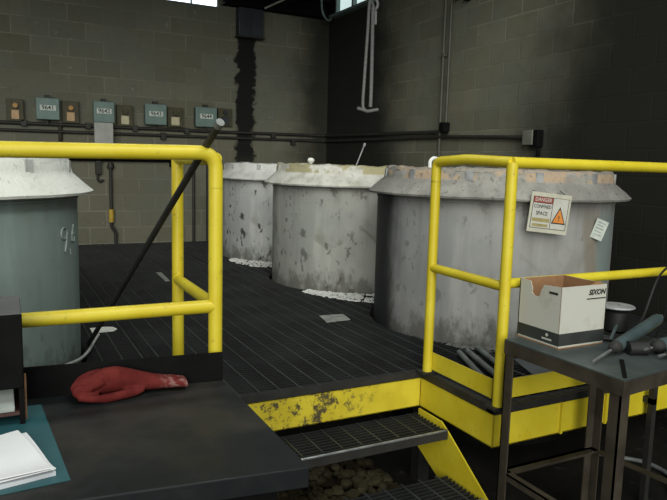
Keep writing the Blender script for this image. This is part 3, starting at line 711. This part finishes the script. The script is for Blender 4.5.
# ------------------------------------------------------------------ right work table
ZT=.336
tt=NT('grey_table_plate'); ta=tt.noise(4,5,.6); tb=tt.noise(20,5,.65)
tc=tt.mix(tt.sstep(ta,.4,.7),(.055,.070,.070),(.095,.112,.108)); tc=tt.mix(tt.math('MULTIPLY',tt.sstep(tb,.58,.7),.6),tc,(.05,.055,.05))
M['tableplate']=tt.out(tc,.45,.3)
wt=thing('work_table','brown angle-iron work table with grey top in front of the right guard rail','table',(2.2,1.7,-P))
tp=[(1.868,2.012),(1.882,1.435),(2.50,1.50),(2.50,2.012)]
MB().prism(tp,'z',ZT-.006,ZT).build('top_plate',M['tableplate'],wt)
def ang(a,b,h=.060,w=.006,name='apron'):
    a=Vector((*a,0));b=Vector((*b,0)); d=(b-a).normalized(); n_=Vector((-d.y,d.x,0))*w
    MB().prism([(a.x,a.y),(b.x,b.y),(b.x+n_.x,b.y+n_.y),(a.x+n_.x,a.y+n_.y)],'z',ZT-h,ZT-.0065).build(name,M['brownsteel'],wt)
ang(tp[0],tp[1]); ang(tp[1],tp[2]); ang(tp[2],tp[3]); ang(tp[3],tp[0])
# seam strap on the top running to the near corner
MB().prism([(1.895,1.452),(1.911,1.447),(2.085,1.60),(2.074,1.612)],'z',ZT+.0002,ZT+.003).build('seam_strap',M['black'],wt)
def leg(x,y,dx,dy):
    MB().box((min(x,x+.047*dx),min(y,y+.006*dy),-P),(max(x,x+.047*dx),max(y,y+.006*dy),ZT-.0065)).box((min(x,x+.006*dx),min(y,y+.047*dy),-P),(max(x,x+.006*dx),max(y,y+.047*dy),ZT-.0065)).build('leg',M['brownsteel'],wt)
leg(1.870,2.006,1,-1); leg(1.884,1.445,1,1); leg(2.44,2.006,-1,-1); leg(2.49,1.51,-1,1)
zs=-.238
MB().box((1.872,1.445,zs-.03),(1.878,2.006,zs)).box((1.872,1.445,zs-.006),(1.905,2.006,zs)).build('stretcher',M['brownsteel'],wt)
MB().box((1.872,1.960,zs-.006),(2.44,2.006,zs)).box((1.872,1.986,zs-.03),(2.44,2.006,zs)).build('stretcher',M['brownsteel'],wt)
MB().prism([(2.405,1.99),(2.44,1.99),(2.49,1.51),(2.455,1.51)],'z',zs-.008,zs).build('stretcher',M['brownsteel'],wt)
# file box
M['card']=simple('brown_cardboard',(.30,.16,.075),.8,0,.15,12)
wb=NT('white_box_board'); wn=wb.noise(7,5,.65); wx,wy,wz=wb.xyz()
wc=wb.mix(wb.math('MULTIPLY',wb.sstep(wn,.52,.70),.5),(.50,.50,.44),(.32,.295,.22)); M['boxwhite']=wb.out(wc,.75)
M['band']=simple('dark_grey_print',(.030,.034,.032),.6,0,.2,14)
fx=thing('file_box','open white file box with dark grey bottom band on the work table','box',(2.084,1.920,ZT+.0005),rot=(0,0,math.radians(0)))
bw,bd_,bh=.254,.232,.250; t_=.005; hx0=-.127
# local: x 0..bw along front face, y depth, z up ; near-left corner at (hx0, -.095)
ox,oy=hx0,-.116
def fb(name,m,mat,par=fx,bev=0): return m.build(name,mat,par,bevel=bev)
fb('bottom',MB().box((ox,oy,0),(ox+bw,oy+bd_,t_)),M['card'])
fb('front_panel',MB().box((ox,oy,t_),(ox+bw,oy+t_*.5,bh)).box((ox,oy+t_*.5,t_),(ox+bw,oy+t_,bh),1),[M['boxwhite'],M['card']])
# left end panel with torn hand hole open at the top
prof=[(oy+t_,t_),(oy+bd_,t_),(oy+bd_,bh+.004),(oy+bd_-.062,bh-.002),(oy+bd_-.066,bh-.016),(oy+bd_-.073,bh-.028),(oy+bd_-.072,bh-.048),(oy+bd_-.085,bh-.058),(oy+bd_-.105,bh-.060),(oy+bd_-.118,bh-.050),(oy+bd_-.121,bh-.030),(oy+bd_-.130,bh-.020),(oy+bd_-.134,bh-.006),(oy+t_,bh)]
fb('end_panel',MB().prism(prof,'x',ox,ox+t_*.5).prism(prof,'x',ox+t_*.5,ox+t_,1),[M['boxwhite'],M['card']])
fb('back_panel',MB().box((ox,oy+bd_-t_,t_),(ox+bw,oy+bd_-t_*.5,bh),1).box((ox,oy+bd_-t_*.5,t_),(ox+bw,oy+bd_,bh)),[M['boxwhite'],M['card']])
fb('end_panel',MB().box((ox+bw-t_,oy+t_,t_),(ox+bw-t_*.5,oy+bd_-t_,bh),1).box((ox+bw-t_*.5,oy,t_),(ox+bw,oy+bd_,bh)),[M['boxwhite'],M['card']])
fb('torn_flap',MB().prism([(ox+.16,bh),(ox+.20,bh+.014),(ox+.235,bh+.003),(ox+.235,bh-.01),(ox+.16,bh-.01)],'y',oy+.0006,oy+t_*.9),M['card'])
fb('print_band',MB().box((ox-.0006,oy-.0006,.012),(ox+bw,oy,.062)),M['band'])
fb('print_band',MB().box((ox-.0006,oy,.012),(ox,oy+bd_,.062)),M['band'])
text('lettering','SIXON',.030,M['ink'],fx,Vector((ox+.195,oy-.0012,bh-.030)),ROTX,shear=.3,extr=.0004,thick=.001,sx=1.05)
fb('print_line',MB().box((ox+.140,oy-.0012,bh-.058),(ox+.248,oy,bh-.0535)),M['ink'])
ROTL=Euler((PI/2,0,-PI/2)).to_matrix().to_4x4()
fb('print_line',MB().box((ox-.0012,oy+.02,bh-.035),(ox,oy+.065,bh-.026)),M['ink'])
fb('logo',MB().prism([(oy+.055,.044),(oy+.064,.053),(oy+.073,.044),(oy+.064,.036)],'x',ox-.0014,ox-.0007),M['signwhite'])
fb('print_line',MB().box((ox-.0014,oy+.038,.024),(ox-.0007,oy+.090,.031)),M['signwhite'])
# spool behind the box
sp=thing('wire_spool','dark wire spool with pale round flange standing behind the file box','spool',(2.40,1.90,ZT+.001))
MB().lathe([(0,ZT+.001),(.06,ZT+.001),(.06,ZT+.010),(.0,ZT+.010)],(2.40,1.90),32).build('flange',M['darksteel'],sp)
MB().lathe([(.0,ZT+.010),(.035,ZT+.010),(.050,ZT+.02),(.050,ZT+.100),(.030,ZT+.116),(0,ZT+.116)],(2.40,1.90),32).build('winding',M['rubber'],sp)
MB().lathe([(.016,ZT+.116),(.072,ZT+.118),(.076,ZT+.122),(.072,ZT+.127),(.016,ZT+.129)],(2.40,1.90),40,closed=True).build('flange',M['lug'],sp)
# air tools
M['tealtool']=simple('teal_grey_metal',(.085,.125,.130),.4,.4,.2,14)
def tool(name,lab,tip,end,r,shaft,cat='air tool'):
    tip=Vector(tip);end=Vector(end); d=(end-tip).normalized(); Lh=(end-tip).length
    t=thing(name,lab,cat,tuple(tip))
    s0=tip; s1=tip+d*shaft
    MB().tube([s0,s1],.0055,10).build('spindle',M['steel'],t)
    MB().tube([s1-d*.002,s1+d*.02,s1+d*.03,s1+d*.05],[r*.5,r*.6,r*.9,r],16).build('collet',M['darksteel'],t)
    MB().tube([s1+d*.05,s1+d*.055,end-d*.05,end-d*.03],[r*.97,r,r,r*.9],20).build('body',M['tealtool'],t)
    MB().tube([end-d*.03,end],[r*.5,r*.5],12).build('air_inlet',M['steel'],t)
    return t,end
g1,e1=tool('die_grinder','long teal-grey air grinder with bare spindle pointing at the file box',(1.935,1.615,ZT+.0065),(2.56,1.80,ZT+.082),.025,.155)
MB().tube([(2.13,1.70,ZT+.055),(2.28,1.80,ZT+.070)],.006,8).build('throttle_lever',M['tealtool'],g1)
g2,e2=tool('die_grinder','teal-grey air grinder lying at the right edge of the work table',(2.20,1.60,ZT+.030),(2.62,1.645,ZT+.030),.029,.05)
g3,e3=tool('chisel_hammer','slim teal-grey air tool at the near right of the table, below the other grinders',(2.21,1.545,ZT+.018),(2.60,1.575,ZT+.018),.017,.04)
bk=thing('black_canister','squat black canister under the long grinder on the work table','canister',(2.165,1.655,ZT+.0005))
MB().tube([(2.165,1.648,ZT+.027),(2.235,1.618,ZT+.027)],.0265,20).build('body',M['rubber'],bk)
tag(MB().tube(spline([(2.13,1.90,ZT+.012),(2.22,1.85,ZT+.012),(2.28,1.80,ZT+.012),(2.36,1.82,ZT+.012)],6),.0105,8).build('air_hose',M['rubber'],None,(2.25,1.85,ZT)),'short black hose behind the long grinder on the work table','hose')
tag(MB().tube(spline([(2.46,1.86,ZT+.008),(2.55,1.90,ZT+.012),(2.66,1.95,.40),(2.80,2.0,.545),(2.97,2.06,.590),(3.05,2.10,.585),(3.12,2.14,.45),(3.2,2.3,.1),(3.3,2.6,.012)],8),.0055,8).build('power_cable',M['rubber'],None,(2.7,1.95,ZT)),'black cable rising from the work table over the right mid rail','cable')
# hoses on the floor under the table
tag(MB().tube(spline([(3.10,2.62,-P+.017),(3.24,2.47,-P+.017),(3.33,2.34,-P+.017),(3.30,2.17,-P+.017),(3.12,2.02,-P+.017),(2.9,1.5,-P+.017)],8),.013,10).build('floor_hose',simple('shiny_grey_hose',(.15,.16,.16),.35,.1,.2,14),None,(3.1,2.3,-P)),'grey hose looping on the floor under the right of the platform','hose')

# ------------------------------------------------------------------ camera
f=647.52; yaw,pitch,roll,H=.48007,.128963,.0265477,1.036376
fw=Vector((math.sin(yaw)*math.cos(pitch),math.cos(yaw)*math.cos(pitch),-math.sin(pitch)))
rv=Vector((math.cos(yaw),-math.sin(yaw),0)); uv=rv.cross(fw)
r2=rv*math.cos(roll)+uv*math.sin(roll); u2=-rv*math.sin(roll)+uv*math.cos(roll)
cam=bpy.data.cameras.new('camera'); co=bpy.data.objects.new('camera',cam); C.objects.link(co)
cam.sensor_width=36; cam.lens=f/667*36; cam.clip_start=.05
mt=Matrix((r2,u2,-fw)).transposed().to_4x4(); mt.translation=Vector((0,0,H)); co.matrix_world=mt
bpy.context.scene.camera=co

# ------------------------------------------------------------------ light
def area(name,loc,target,size,sy,power,col=(1,1,1)):
    l=bpy.data.lights.new(name,'AREA'); l.shape='RECTANGLE'; l.size=size; l.size_y=sy; l.energy=power; l.color=col
    o=bpy.data.objects.new(name,l); C.objects.link(o); o.location=loc
    o.rotation_euler=(Vector(target)-Vector(loc)).to_track_quat('-Z','Y').to_euler(); return o
sl_=bpy.data.lights.new('bay_daylight','SUN'); sl_.energy=2.3; sl_.angle=math.radians(45); sl_.color=(1.0,.99,.92)
so=bpy.data.objects.new('bay_daylight',sl_); C.objects.link(so); so.location=(1,-4,4)
so.rotation_euler=Vector((.37,.86,-.30)).to_track_quat('-Z','Y').to_euler()
area('overhead_fill',(1.3,.7,3.2),(.9,1.4,0),2.4,.5,50,(.97,1.0,.95))  # unseen fill light, added to brighten the green-grey tank and the papers
area('overhead_fill',(.9,4.2,3.28),(.9,4.2,0),2.0,.5,20,(.97,1.0,.95))  # second added fill light further back, no fixture modelled
wd=bpy.data.worlds.new('world'); bpy.context.scene.world=wd; wd.use_nodes=True
wd.node_tree.nodes['Background'].inputs[0].default_value=(.85,.95,.95,1); wd.node_tree.nodes['Background'].inputs[1].default_value=.26

# lift everything so that the shop floor is z = 0
for o in C.objects:
    if o.parent is None: o.location.z+=P
sc_=bpy.context.scene
sc_.view_settings.view_transform='Standard'; sc_.view_settings.look='None'; sc_.view_settings.gamma=1; sc_.view_settings.exposure=.08
try: sc_.view_settings.use_curve_mapping=False
except Exception: pass
